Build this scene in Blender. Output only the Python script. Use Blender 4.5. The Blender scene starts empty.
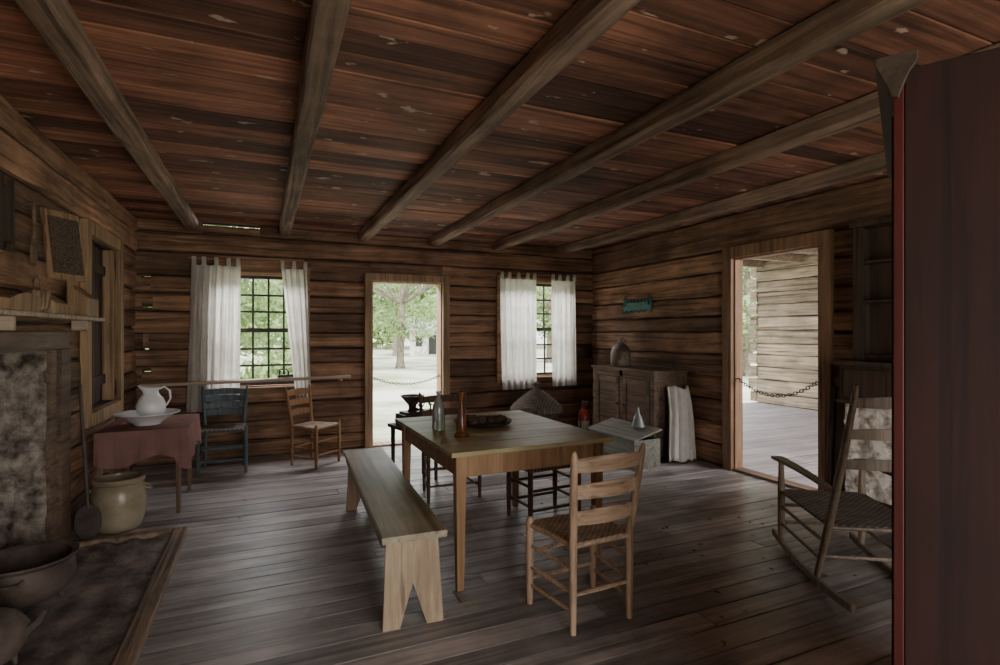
import bpy, bmesh, math, random
from mathutils import Vector, Matrix, noise
rnd = random.Random(7)
V = Vector
TAU = math.pi*2

# ------------------------------------------------------------------ materials
def newmat(name):
    m = bpy.data.materials.new(name); m.use_nodes = True
    nt = m.node_tree; nt.nodes.clear()
    out = nt.nodes.new('ShaderNodeOutputMaterial')
    b = nt.nodes.new('ShaderNodeBsdfPrincipled')
    nt.links.new(b.outputs[0], out.inputs[0])
    return m, nt, b, out

def ramp(nt, src, p0, c0, p1, c1):
    r = nt.nodes.new('ShaderNodeValToRGB')
    r.color_ramp.elements[0].position = p0; r.color_ramp.elements[0].color = (*c0, 1)
    r.color_ramp.elements[1].position = p1; r.color_ramp.elements[1].color = (*c1, 1)
    nt.links.new(src, r.inputs[0]); return r

def mixc(nt, fac, a, b, mode='MIX'):
    n = nt.nodes.new('ShaderNodeMix'); n.data_type = 'RGBA'; n.blend_type = mode
    if isinstance(fac, float): n.inputs[0].default_value = fac
    else: nt.links.new(fac, n.inputs[0])
    for i, s in ((6, a), (7, b)):
        if isinstance(s, tuple): n.inputs[i].default_value = (*s, 1)
        else: nt.links.new(s, n.inputs[i])
    return n.outputs[2]

def wood(name, dark, light, axis=0, sc=1.0, rough=.8, bump=.35, var=.3, blot=.35, spots=None, crack=.5, dist=.012):
    m, nt, b, out = newmat(name)
    N = nt.nodes.new; L = nt.links.new
    tc = N('ShaderNodeTexCoord'); geo = N('ShaderNodeNewGeometry')
    sc1 = N('ShaderNodeVectorMath'); sc1.operation = 'SCALE'
    sc1.inputs[0].default_value = (13.1, 7.7, 29.3); L(geo.outputs['Random Per Island'], sc1.inputs['Scale'])
    add = N('ShaderNodeVectorMath'); add.operation = 'ADD'
    L(tc.outputs['Object'], add.inputs[0]); L(sc1.outputs[0], add.inputs[1])
    mp = N('ShaderNodeMapping'); s = [22*sc]*3; s[axis] = 1.1*sc
    mp.inputs['Scale'].default_value = s; L(add.outputs[0], mp.inputs[0])
    n1 = N('ShaderNodeTexNoise'); n1.inputs['Scale'].default_value = 1.0
    n1.inputs['Detail'].default_value = 8; n1.inputs['Roughness'].default_value = .7
    n1.inputs['Distortion'].default_value = .6
    L(mp.outputs[0], n1.inputs['Vector'])
    r = ramp(nt, n1.outputs[0], .32, dark, .68, light)
    mp2 = N('ShaderNodeMapping'); s = [30*sc]*3; s[axis] = .7*sc
    mp2.inputs['Scale'].default_value = s; mp2.inputs['Location'].default_value = (3, 9, 5)
    L(add.outputs[0], mp2.inputs[0])
    n3 = N('ShaderNodeTexNoise'); n3.inputs['Scale'].default_value = .8; n3.inputs['Detail'].default_value = 3
    L(mp2.outputs[0], n3.inputs['Vector'])
    k = 1-crack
    r3 = ramp(nt, n3.outputs[0], .34, (k, k, k), .42, (1, 1, 1))
    col = mixc(nt, 1.0, r.outputs[0], r3.outputs[0], 'MULTIPLY')
    n2 = N('ShaderNodeTexNoise'); n2.inputs['Scale'].default_value = 1.7; n2.inputs['Detail'].default_value = 5
    n2.inputs['Roughness'].default_value = .6
    L(add.outputs[0], n2.inputs['Vector'])
    r2 = ramp(nt, n2.outputs[0], .3, (1-blot,)*3, .7, (1+blot*.6,)*3)
    col = mixc(nt, 1.0, col, r2.outputs[0], 'MULTIPLY')
    mr = N('ShaderNodeMapRange'); mr.inputs['To Min'].default_value = 1-var; mr.inputs['To Max'].default_value = 1+var
    L(geo.outputs['Random Per Island'], mr.inputs['Value'])
    sv = N('ShaderNodeVectorMath'); sv.operation = 'SCALE'; L(col, sv.inputs[0]); L(mr.outputs[0], sv.inputs['Scale'])
    col = sv.outputs[0]
    if spots:
        n4 = N('ShaderNodeTexNoise'); n4.inputs['Scale'].default_value = 9; n4.inputs['Detail'].default_value = 3
        mp4 = N('ShaderNodeMapping'); ss = [1.0]*3; ss[axis] = .6
        mp4.inputs['Scale'].default_value = ss; L(add.outputs[0], mp4.inputs[0]); L(mp4.outputs[0], n4.inputs['Vector'])
        r4 = ramp(nt, n4.outputs[0], .665, (0, 0, 0), .70, (.8, .8, .8))
        col = mixc(nt, r4.outputs[0], col, spots)
    L(col, b.inputs['Base Color'])
    b.inputs['Roughness'].default_value = rough
    b.inputs['Specular IOR Level'].default_value = .4
    mul = N('ShaderNodeMath'); mul.operation = 'MULTIPLY'
    L(n1.outputs[0], mul.inputs[0]); L(r3.outputs[0], mul.inputs[1])
    bp = N('ShaderNodeBump'); bp.inputs['Strength'].default_value = bump; bp.inputs['Distance'].default_value = dist
    L(mul.outputs[0], bp.inputs['Height']); L(bp.outputs[0], b.inputs['Normal'])
    return m

def mott(name, c1, c2, scale=6, rough=.8, bump=.2, metal=0, p=(.35, .65), dist=.01, spec=.5):
    m, nt, b, out = newmat(name)
    N = nt.nodes.new; L = nt.links.new
    tc = N('ShaderNodeTexCoord')
    n = N('ShaderNodeTexNoise'); n.inputs['Scale'].default_value = scale; n.inputs['Detail'].default_value = 7
    n.inputs['Roughness'].default_value = .6
    L(tc.outputs['Object'], n.inputs['Vector'])
    r = ramp(nt, n.outputs[0], p[0], c1, p[1], c2)
    L(r.outputs[0], b.inputs['Base Color'])
    b.inputs['Roughness'].default_value = rough; b.inputs['Metallic'].default_value = metal
    b.inputs['Specular IOR Level'].default_value = spec
    if bump:
        bp = N('ShaderNodeBump'); bp.inputs['Strength'].default_value = bump; bp.inputs['Distance'].default_value = dist
        L(n.outputs[0], bp.inputs['Height']); L(bp.outputs[0], b.inputs['Normal'])
    return m

def weave(name, c1, c2, scale=60):
    m, nt, b, out = newmat(name)
    N = nt.nodes.new; L = nt.links.new
    tc = N('ShaderNodeTexCoord')
    ck = N('ShaderNodeTexChecker'); ck.inputs['Scale'].default_value = scale
    mp = N('ShaderNodeMapping'); mp.inputs['Scale'].default_value = (1, 1, .001)
    L(tc.outputs['Object'], mp.inputs[0]); L(mp.outputs[0], ck.inputs['Vector'])
    ck.inputs['Color1'].default_value = (*c1, 1); ck.inputs['Color2'].default_value = (*c2, 1)
    n = N('ShaderNodeTexNoise'); n.inputs['Scale'].default_value = 14; L(tc.outputs['Object'], n.inputs['Vector'])
    r = ramp(nt, n.outputs[0], .3, (.6,)*3, .7, (1.15,)*3)
    col = mixc(nt, 1.0, ck.outputs[0], r.outputs[0], 'MULTIPLY')
    L(col, b.inputs['Base Color']); b.inputs['Roughness'].default_value = .8
    bp = N('ShaderNodeBump'); bp.inputs['Strength'].default_value = .6; bp.inputs['Distance'].default_value = .004
    L(ck.outputs['Fac'], bp.inputs['Height']); L(bp.outputs[0], b.inputs['Normal'])
    return m

def cloth(name, c, trans=.5):
    m, nt, b, out = newmat(name)
    N = nt.nodes.new; L = nt.links.new
    tc = N('ShaderNodeTexCoord')
    n = N('ShaderNodeTexNoise'); n.inputs['Scale'].default_value = 9; n.inputs['Detail'].default_value = 4
    L(tc.outputs['Object'], n.inputs['Vector'])
    r = ramp(nt, n.outputs[0], .3, tuple(x*.82 for x in c), .7, c)
    L(r.outputs[0], b.inputs['Base Color']); b.inputs['Roughness'].default_value = .9
    b.inputs['Specular IOR Level'].default_value = .1
    t = N('ShaderNodeBsdfTranslucent'); L(r.outputs[0], t.inputs[0])
    mx = N('ShaderNodeMixShader'); mx.inputs[0].default_value = trans
    L(b.outputs[0], mx.inputs[1]); L(t.outputs[0], mx.inputs[2]); L(mx.outputs[0], out.inputs[0])
    return m

def leafmat(name, c1, c2):
    m, nt, b, out = newmat(name)
    N = nt.nodes.new; L = nt.links.new
    geo = N('ShaderNodeNewGeometry')
    r = ramp(nt, geo.outputs['Random Per Island'], 0, c1, 1, c2)
    L(r.outputs[0], b.inputs['Base Color']); b.inputs['Roughness'].default_value = .6
    t = N('ShaderNodeBsdfTranslucent'); L(r.outputs[0], t.inputs[0])
    mx = N('ShaderNodeMixShader'); mx.inputs[0].default_value = .45
    L(b.outputs[0], mx.inputs[1]); L(t.outputs[0], mx.inputs[2]); L(mx.outputs[0], out.inputs[0])
    return m

def glassy(name, c, rough=.1, trans=.8):
    m, nt, b, out = newmat(name)
    b.inputs['Base Color'].default_value = (*c, 1); b.inputs['Roughness'].default_value = rough
    b.inputs['Transmission Weight'].default_value = trans
    return m

M = {}
M['logX'] = wood('log_back', (.080, .040, .022), (.39, .225, .130), 0, 1, .8, .6, .45, .55)
M['logY'] = wood('log_side', (.095, .048, .027), (.46, .270, .155), 1, 1, .8, .6, .45, .55)
M['logO'] = wood('log_outside', (.20, .150, .10), (.58, .47, .34), 1, 1, .85, .5, .25, .35)
M['ceil'] = wood('ceiling_boards', (.09, .036, .021), (.42, .185, .108), 0, .8, .75, .3, .6, .5, spots=(.60, .46, .34))
M['beam'] = wood('beam_wood', (.11, .074, .049), (.43, .30, .205), 1, 1, .8, .5, .15, .45)
M['floor'] = wood('floor_boards', (.17, .145, .133), (.50, .455, .435), 0, .8, .36, .3, .30, .60, crack=.4, dist=.006)
M['floorO'] = wood('breezeway_boards', (.32, .28, .30), (.60, .55, .59), 0, .8, .5, .3, .12, .2, crack=.35)
M['trim'] = wood('trim_wood', (.14, .076, .040), (.36, .21, .115), 2, 1, .7, .3, .15, .25)
M['trimL'] = wood('trim_light', (.20, .125, .065), (.50, .335, .19), 2, 1, .7, .3, .15, .25)
M['trimH'] = wood('trim_wood_h', (.18, .10, .05), (.42, .26, .14), 0, 1, .7, .3, .15, .25)
M['rail'] = wood('rail_wood', (.30, .22, .15), (.62, .50, .37), 0, 1, .6, .2, .15, .25)
M['dark'] = wood('dark_wood', (.022, .014, .009), (.085, .052, .032), 2, 1, .7, .3, .15, .25)
M['back'] = mott('wall_chinking', (.008, .006, .005), (.02, .015, .011), 8)
M['sash'] = mott('sash_paint', (.02, .02, .019), (.06, .057, .053), 20, .6)
M['curt'] = cloth('curtain_cotton', (.88, .86, .79), .58)
M['quilt'] = cloth('folded_quilt', (.84, .80, .74), .05)
M['tabtop'] = wood('table_top', (.30, .27, .135), (.55, .50, .275), 0, .8, .40, .15, .12, .35, crack=.3, dist=.004)
M['tableg'] = wood('table_leg', (.26, .14, .065), (.50, .31, .165), 2, 1, .5, .15, .1, .25, crack=.3)
M['bench'] = wood('bench_top', (.26, .225, .145), (.50, .435, .30), 1, 1, .45, .2, .1, .4, crack=.4, dist=.005)
M['benchleg'] = wood('bench_leg', (.34, .24, .145), (.66, .51, .35), 2, 1, .7, .2, .1, .3, crack=.4, dist=.005)
M['chair'] = wood('chair_pine', (.36, .23, .14), (.70, .51, .35), 2, 1.5, .5, .15, .12, .3, crack=.4, dist=.004)
M['chairH'] = wood('chair_pine_h', (.36, .23, .14), (.70, .51, .35), 0, 1.5, .5, .15, .12, .3, crack=.4, dist=.004)
M['chairD'] = wood('chair_dark', (.07, .04, .022), (.20, .12, .07), 2, 1.5, .6, .15, .12, .2, crack=.3, dist=.004)
M['chairR'] = wood('rocker_wood', (.12, .085, .058), (.30, .225, .16), 2, 1.5, .5, .15, .12, .3, crack=.4, dist=.004)
M['chairO'] = wood('chair_orange', (.20, .095, .04), (.42, .23, .10), 2, 1.5, .55, .15, .12, .2, crack=.3, dist=.004)
M['blue'] = wood('blue_paint', (.045, .065, .072), (.16, .21, .225), 2, 1.5, .6, .15, .12, .3, crack=.5, dist=.004)
M['seatL'] = weave('split_oak_light', (.58, .47, .35), (.36, .27, .18))
M['seatD'] = weave('split_oak_dark', (.22, .185, .15), (.08, .062, .046), 50)
M['seatRush'] = weave('rush_seat', (.22, .165, .11), (.11, .075, .048), 70)
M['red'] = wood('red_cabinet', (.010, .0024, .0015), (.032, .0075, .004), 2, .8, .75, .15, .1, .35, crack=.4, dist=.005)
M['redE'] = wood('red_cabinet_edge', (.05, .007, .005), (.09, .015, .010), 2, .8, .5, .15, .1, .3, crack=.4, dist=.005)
M['corn'] = wood('cornice_wood', (.030, .021, .013), (.075, .053, .035), 1, 1, .6, .2, .1, .3)
M['cab'] = wood('cupboard_wood', (.08, .050, .031), (.24, .155, .098), 1, 1, .65, .2, .12, .3)
M['iron'] = mott('cast_iron', (.03, .022, .018), (.09, .065, .052), 9, .6, .3)
M['ironR'] = mott('rusty_iron', (.05, .037, .030), (.15, .11, .088), 7, .7, .4)
M['chain'] = mott('chain_steel', (.05, .045, .04), (.12, .11, .10), 20, .5, 0, .6)
M['china'] = mott('white_china', (.78, .79, .80), (.88, .89, .90), 3, .2, 0)
M['crock'] = mott('salt_glaze', (.24, .20, .13), (.42, .355, .24), 4, .3, .05)
M['jug'] = mott('jug_glaze', (.16, .12, .09), (.42, .36, .30), 3, .35, .05, p=(.45, .55))
M['cloth'] = cloth('table_cloth', (.27, .145, .125), .05)
M['plaster'] = mott('worn_plaster', (.06, .038, .028), (.42, .36, .30), 7, .9, .9, p=(.38, .60), dist=.05)
M['stone'] = mott('limewashed_rubble', (.30, .22, .17), (.80, .74, .67), 13, .9, .9, dist=.03, p=(.36, .55))
M['hearth'] = mott('hearth_clay', (.06, .045, .037), (.25, .20, .165), 5, .85, .8, dist=.05)
M['soot'] = mott('soot', (.006, .005, .005), (.03, .024, .02), 4, .95, .4)
M['teal'] = mott('teal_paint', (.02, .12, .11), (.05, .26, .22), 15, .5, .1)
M['ext'] = mott('red_enamel', (.30, .03, .02), (.42, .05, .03), 5, .3, 0)
M['label'] = mott('paper_label', (.6, .55, .45), (.7, .66, .58), 5, .6, 0)
M['amber'] = glassy('amber_glass', (.22, .085, .035), .15, .35)
M['bottle'] = glassy('clear_grey_glass', (.42, .44, .42), .15, .5)
M['box'] = wood('toolbox_wood', (.12, .12, .095), (.28, .27, .22), 1, 1, .7, .2, .12, .3)
M['basket'] = weave('basket_weave', (.14, .10, .07), (.06, .045, .03), 45)
M['wicker'] = weave('wicker', (.34, .25, .15), (.16, .11, .065), 70)
M['leaf'] = leafmat('tree_leaves', (.13, .23, .07), (.42, .52, .24))
M['dry'] = leafmat('dry_leaves', (.16, .08, .03), (.40, .26, .13))
M['bark'] = mott('tree_bark', (.12, .10, .08), (.28, .24, .19), 6, .9, .5)
M['ground'] = mott('yard_ground', (.30, .36, .20), (.70, .67, .59), .35, .95, .2, p=(.38, .56))
M['white'] = mott('white_siding', (.7, .7, .7), (.85, .85, .85), 3, .7, 0)
M['roof'] = mott('tin_roof', (.30, .30, .31), (.45, .45, .46), 3, .6, 0)
M['pine'] = mott('dried_gourds', (.045, .028, .016), (.15, .095, .055), 30, .7, .5)
M['card'] = mott('card_teeth', (.03, .022, .016), (.16, .12, .08), 90, .8, .5)

# ------------------------------------------------------------------ mesh helpers
def sweep(bm, rings, cap=True, loop=False):
    vs = [[bm.verts.new(p) for p in r] for r in rings]
    n = len(vs[0]); m = len(vs)
    for i in range(m if loop else m-1):
        a, b = vs[i], vs[(i+1) % m]
        for j in range(n):
            k = (j+1) % n
            bm.faces.new((a[j], a[k], b[k], b[j]))
    if cap and not loop:
        bm.faces.new(list(reversed(vs[0]))); bm.faces.new(vs[-1])
    return vs

def box(bm, c, s, M4=None, taper=None):
    c = V(c); h = V(s)/2
    ring = []
    for z in (-1, 1):
        t = 1 if (taper is None or z == 1) else taper
        r = [V((x*h.x*t, y*h.y*t, z*h.z)) for x, y in ((-1, -1), (1, -1), (1, 1), (-1, 1))]
        if M4 is not None: r = [M4 @ p for p in r]
        ring.append([p+c for p in r])
    sweep(bm, ring)

def boxr(bm, x0, x1, y0, y1, z0, z1):
    box(bm, ((x0+x1)/2, (y0+y1)/2, (z0+z1)/2), (abs(x1-x0), abs(y1-y0), abs(z1-z0)))

def frame(d):
    d = d.normalized()
    up = V((0, 0, 1)) if abs(d.z) < .9 else V((0, 1, 0))
    s = d.cross(up).normalized(); u = s.cross(d).normalized()
    return s, u

def tube(bm, pts, rad, seg=10, flat=1.0):
    pts = [V(p) for p in pts]; n = len(pts)
    if not isinstance(rad, (list, tuple)): rad = [rad]*n
    rings = []
    for i, p in enumerate(pts):
        d = (pts[min(i+1, n-1)]-pts[max(i-1, 0)])
        s, u = frame(d)
        rings.append([p+s*math.cos(TAU*k/seg)*rad[i]+u*math.sin(TAU*k/seg)*rad[i]*flat for k in range(seg)])
    sweep(bm, rings)

def lathe(bm, prof, c=(0, 0, 0), seg=28, cap=True):
    c = V(c)
    rings = [[c+V((max(r, .0005)*math.cos(TAU*k/seg), max(r, .0005)*math.sin(TAU*k/seg), z)) for k in range(seg)] for r, z in prof]
    return sweep(bm, rings, cap)

def timber(bm, p0, p1, w, h, ch=.01, jit=.004, step=.3, up=(0, 0, 1)):
    p0, p1, up = V(p0), V(p1), V(up); d = p1-p0; L = d.length
    s = d.cross(up).normalized()
    n = max(2, int(L/step)+1); rings = []
    ch = min(ch, w*.3, h*.3)
    sec = [(-w/2+ch, -h/2), (w/2-ch, -h/2), (w/2, -h/2+ch), (w/2, h/2-ch), (w/2-ch, h/2), (-w/2+ch, h/2), (-w/2, h/2-ch), (-w/2, -h/2+ch)]
    for i in range(n):
        c = p0+d*(i/(n-1))
        rings.append([c+s*(a+rnd.uniform(-jit, jit))+up*(b+rnd.uniform(-jit, jit)) for a, b in sec])
    sweep(bm, rings)

def torus(bm, c, R, r, Mx, seg=10, cs=5, stretch=1.5):
    c = V(c); rings = []
    for i in range(seg):
        a = TAU*i/seg; rings.append([c+Mx@V(((R+r*math.cos(TAU*k/cs))*math.cos(a)*stretch, (R+r*math.cos(TAU*k/cs))*math.sin(a), r*math.sin(TAU*k/cs))) for k in range(cs)])
    sweep(bm, rings, loop=True)

def finish(name, bm, mat, parent=None, bevel=0, smooth=False, sub=0, solid=0):
    bmesh.ops.recalc_face_normals(bm, faces=bm.faces)
    me = bpy.data.meshes.new(name); bm.to_mesh(me); bm.free()
    me.materials.append(M[mat] if isinstance(mat, str) else mat)
    if smooth:
        for p in me.polygons: p.use_smooth = True
    o = bpy.data.objects.new(name, me); bpy.context.collection.objects.link(o)
    if parent: o.parent = parent
    if solid:
        s = o.modifiers.new('s', 'SOLIDIFY'); s.thickness = solid; s.offset = 0
    if bevel:
        b = o.modifiers.new('b', 'BEVEL'); b.width = bevel; b.segments = 2; b.limit_method = 'ANGLE'; b.angle_limit = .7
    if smooth and not sub:
        try:
            with bpy.context.temp_override(object=o, active_object=o, selected_objects=[o], selected_editable_objects=[o]):
                bpy.ops.object.shade_smooth_by_angle(angle=.7)
        except Exception: pass
    return o

def empty(name, loc=(0, 0, 0), rz=0):
    e = bpy.data.objects.new(name, None); bpy.context.collection.objects.link(e)
    e.location = loc; e.rotation_euler = (0, 0, rz); e.empty_display_size = .1
    return e
def B(): return bmesh.new()

# ------------------------------------------------------------------ room shell
XL, XR, YB, YF, H = -1.20, 4.34, 6.58, -1.6, 2.60
def wall(name, axis, pos, out, a0, a1, openings, mat, top=H, seed=1, hmin=.17, hmax=.25, TH=.17, gap=.014):
    r = random.Random(seed); bm = B(); bk = B()
    z = 0
    rows = []
    while z < top-.001:
        h = r.uniform(hmin, hmax)
        if top-z-h < .12: h = top-z
        rows.append((z, z+h)); z += h
    brk = sorted({a0, a1, *[o[0] for o in openings], *[o[1] for o in openings]})
    for z0, z1 in rows:
        segs = []
        for i in range(len(brk)-1):
            c0, c1 = brk[i], brk[i+1]; mid = (c0+c1)/2
            ints = [(z0, z1)]
            for o in openings:
                if o[0] <= mid <= o[1]:
                    ni = []
                    for s0, s1 in ints:
                        if o[3] <= s0 or o[2] >= s1: ni.append((s0, s1)); continue
                        if o[2] > s0: ni.append((s0, o[2]))
                        if o[3] < s1: ni.append((o[3], s1))
                    ints = ni
            for s in ints:
                hit = False
                for q in range(len(segs)):
                    if abs(segs[q][1]-c0) < 1e-6 and segs[q][2:] == s: segs[q] = (segs[q][0], c1)+s; hit = True; break
                if not hit: segs.append((c0, c1)+s)
        off = r.uniform(-.012, .014)
        for s0, s1, q0, q1 in segs:
            if q1-q0 < .012: continue
            cz = (q0+q1)/2; hh = max(q1-q0-gap, .008)
            b0 = q0 if q0 > 0 else -.12
            if axis == 'x':
                timber(bm, (s0, pos+out*(TH/2+off), cz), (s1, pos+out*(TH/2+off), cz), TH-.03, hh, .018, .006, .25)
                boxr(bk, s0, s1, pos+out*.055, pos+out*(TH-.03), b0, q1)
            else:
                timber(bm, (pos+out*(TH/2+off), s0, cz), (pos+out*(TH/2+off), s1, cz), TH-.03, hh, .018, .006, .25)
                boxr(bk, pos+out*.055, pos+out*(TH-.03), s0, s1, b0, q1)
    e = empty(name)
    finish('logs', bm, mat, e); finish('chinking', bk, 'back', e)
    return e

D1 = (1.19, 2.09, 0, 2.03)
W1 = (-.50, .42, .78, 2.06)
W2 = (2.90, 4.00, .78, 2.10)
slits = [(-.62, -.05, 2.565, 2.583), (-1.17, -1.09, .98, .990), (-1.16, -1.11, 1.22, 1.229), (-1.17, -1.07, 1.66, 1.669), (-1.17, -1.09, 1.98, 1.990)]
wall('wall_back', 'x', YB, 1, XL-.15, XR+.15, [D1, W1, W2]+slits, 'logX', seed=3)
DR = (3.09, 4.03, 0, 2.15)
wall('wall_right', 'y', XR, 1, YF, YB, [DR], 'logY', seed=5, TH=.13)
WL = (4.85, 5.73, .80, 2.12); FP = (2.0, 4.02, 0, 1.29)
wall('wall_left', 'y', XL, -1, YF, YB, [WL, FP], 'logY', seed=9)
RD = (.2, 2.8, 0, 2.1)  # made-up opening in the unseen front wall, seats the fill lamp
wall('wall_front', 'x', YF, -1, XL-.15, XR+.15, [RD], 'logX', seed=11)

bm = B(); y = YF-.1
while y < YB+.1:
    w = rnd.uniform(.12, .17)
    cut = rnd.uniform(.5, 4)
    for x0, x1 in ((XL-.15, cut), (cut+.004, XR+.13)):
        boxr(bm, x0, x1, y+.0025, min(y+w-.0025, YB+.17), -.04, rnd.uniform(-.003, .0))
    y += w
boxr(bm, XL-.15, XR+.13, YF-.1, YB+.17, -.09, -.045)
finish('floor', bm, 'floor', bevel=.003)

bm = B(); y = YF-.1
while y < YB+.15:
    w = rnd.uniform(.15, .24)
    cut = rnd.choice([.21, 1.11, 1.98, 2.85])
    for x0, x1 in ((XL-.15, cut), (cut+.004, XR+.15)):
        boxr(bm, x0, x1, y+.004, y+w-.004, H+rnd.uniform(0, .006), H+.03)
    y += w
e = empty('ceiling')
finish('boards', bm, 'ceil', e, bevel=.003)
bm = B(); boxr(bm, XL-.5, XR+.15, YF-.6, YB+.35, H+.031, H+.12); finish('roof_deck', bm, 'back', e)

for i, x in enumerate((-.71, .21, 1.09, 1.96, 2.84, 3.82)):
    bm = B(); timber(bm, (x, YF, H-.053), (x, YB+.02, H-.053), .12, .11, .014, .006, .3)
    finish('ceiling_beam', bm, 'beam')

def door_trim(name, axis, pos, out, a0, a1, zt, w, mat, depth=.24, proj=.025):
    e = empty(name); bm = B()
    y0, y1 = pos-out*proj, pos+out*(depth-proj)
    def bx(p0, p1, q0, q1, z0, z1):
        if axis == 'x': boxr(bm, p0, p1, min(q0, q1), max(q0, q1), z0, z1)
        else: boxr(bm, min(q0, q1), max(q0, q1), p0, p1, z0, z1)
    fy = pos+out*.02
    bx(a0-w, a0+.005, y0, fy, 0, zt+w); bx(a1-.005, a1+w, y0, fy, 0, zt+w)
    bx(a0+.005, a1-.005, y0, fy, zt-.005, zt+w)
    bx(a0, a0+.02, fy, y1, 0, zt); bx(a1-.02, a1, fy, y1, 0, zt); bx(a0+.02, a1-.02, fy, y1, zt-.02, zt)
    finish('jambs', bm, mat, e, bevel=.004)
    bm = B(); bx(a0, a1, pos+out*.0, y1, .001, .022); finish('threshold', bm, 'beam', e, bevel=.004)
    return e
door_trim('door_1', 'x', YB, 1, D1[0], D1[1], D1[3], .085, 'trimL')
door_trim('door_2', 'y', XR, 1, DR[0], DR[1], DR[3], .11, 'trim', depth=.15)

def window(name, a0, a1, z0, z1, cols, rows, y=YB):
    e = empty(name); w = .06; bm = B()
    boxr(bm, a0-w, a0+.004, y-.02, y+.02, z0-w, z1+w); boxr(bm, a1-.004, a1+w, y-.02, y+.02, z0-w, z1+w)
    boxr(bm, a0+.004, a1-.004, y-.02, y+.02, z1-.004, z1+w); boxr(bm, a0+.004, a1-.004, y-.04, y+.02, z0-w, z0+.004)
    boxr(bm, a0, a0+.02, y+.02, y+.18, z0, z1); boxr(bm, a1-.02, a1, y+.02, y+.18, z0, z1)
    boxr(bm, a0+.02, a1-.02, y+.02, y+.18, z0, z0+.02); boxr(bm, a0+.02, a1-.02, y+.02, y+.18, z1-.02, z1)
    finish('casing', bm, 'trimH', e, bevel=.003)
    bm = B(); yy = y+.09
    ia0, ia1, iz0, iz1 = a0+.02, a1-.02, z0+.02, z1-.02
    zm = (iz0+iz1)/2
    for k, (s0, s1) in enumerate(((iz0, zm+.012), (zm-.012, iz1))):
        yk = yy+k*.03
        boxr(bm, ia0, ia0+.035, yk-.013, yk+.013, s0, s1); boxr(bm, ia1-.035, ia1, yk-.013, yk+.013, s0, s1)
        boxr(bm, ia0+.035, ia1-.035, yk-.013, yk+.013, s0, s0+.035); boxr(bm, ia0+.035, ia1-.035, yk-.013, yk+.013, s1-.035, s1)
        for c in range(1, cols):
            x = ia0+.035+(ia1-ia0-.07)*c/cols; boxr(bm, x-.011, x+.011, yk-.008, yk+.008, s0+.03, s1-.03)
        for r_ in range(1, rows):
            z = s0+.035+(s1-s0-.07)*r_/rows; boxr(bm, ia0+.03, ia1-.03, yk-.0075, yk+.0075, z-.011, z+.011)
    finish('sash', bm, 'sash', e)
window('window_1', *W1, 5, 3); window('window_2', *W2, 6, 3)

e = empty('window_3'); bm = B(); w = .10; a0, a1, z0, z1 = WL; x = XL
boxr(bm, x-.02, x+.03, a0-w, a0, z0-w, z1+w); boxr(bm, x-.02, x+.03, a1, a1+w, z0-w, z1+w)
boxr(bm, x-.02, x+.03, a0, a1, z1, z1+w); boxr(bm, x-.02, x+.045, a0, a1, z0-w, z0)
boxr(bm, x-.15, x-.02, a1-.02, a1, z0, z1)
finish('casing', bm, 'trimL', e, bevel=.004)
bm = B()
for k in range(4):
    y0 = a0+(a1-a0)*k/4; boxr(bm, x-.13, x-.105, y0+.003, y0+(a1-a0)/4-.003, z0, z1)
boxr(bm, x-.105, x-.08, a0+.02, a1-.02, z0+.15, z0+.23); boxr(bm, x-.105, x-.08, a0+.02, a1-.02, z1-.23, z1-.15)
boxr(bm, x-.10, x-.07, (a0+a1)/2-.02, (a0+a1)/2+.02, z0, z1)
finish('shutter', bm, 'dark', e, bevel=.003)

# ------------------------------------------------------------------ curtains
def curtain(name, tx0, tx1, bx0, bx1, zt, zb, y, folds=6, amp=.022, tabs=4, seed=1, hang=.0):
    r = random.Random(seed); e = empty(name); bm = B()
    nx, nz = 60, 26; ph = r.uniform(0, 6); g = []
    for j in range(nz+1):
        t = j/nz; row = []
        for i in range(nx+1):
            s = i/nx
            x = (tx0+(tx1-tx0)*s)*(1-t)+(bx0+(bx1-bx0)*s)*t
            a = amp*(.45+.55*min(1, t*3))
            yy = y+a*math.sin(s*folds*TAU+ph+.6*math.sin(t*3+s*4))+.4*a*math.sin(s*folds*2.3*TAU+1+t*2)
            z = zt+(zb-zt)*t-(.018*abs(math.sin(s*tabs*math.pi))*(1-t))+hang*t*math.sin(s*2.4)
            row.append(bm.verts.new((x, yy, z)))
        g.append(row)
    for j in range(nz):
        for i in range(nx): bm.faces.new((g[j][i], g[j][i+1], g[j+1][i+1], g[j+1][i]))
    finish('panel', bm, 'curt', e, smooth=True)
    bm = B()
    for k in range(tabs+1):
        s = min(max(k/tabs, .05), .95); x = tx0+(tx1-tx0)*s
        pts = [(x, y-.014, zt-.02), (x, y-.016, zt+.05), (x, y, zt+.075), (x, y+.016, zt+.05), (x, y+.014, zt-.02)]
        rings = [[V(p)+V((dx, 0, 0))+V((0, dy, 0)) for dx, dy in ((-.02, -.001), (.02, -.001), (.02, .001), (-.02, .001))] for p in pts]
        sweep(bm, rings)
    finish('tabs', bm, 'curt', e)
CY = YB-.075
def rod(name, x0, x1, z):
    e = empty(name); bm = B(); tube(bm, [(x0, CY, z), (x1, CY, z)], .009, 8)
    for x in (x0+.02, x1-.02): boxr(bm, x-.01, x+.01, CY-.005, YB+.01, z-.012, z+.008)
    finish('rod', bm, 'trimH', e)
rod('curtain_rod', -.74, .52, 2.185); rod('curtain_rod', 2.84, 4.10, 2.185)
curtain('curtain', -.71, -.24, -.76, -.25, 2.13, .55, CY, 6, .024, 4, 1)
curtain('curtain', .17, .44, .33, .49, 2.13, .60, CY, 4, .018, 2, 2)
curtain('curtain', 2.86, 3.40, 2.90, 3.42, 2.13, .63, CY, 6, .022, 4, 3)
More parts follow.
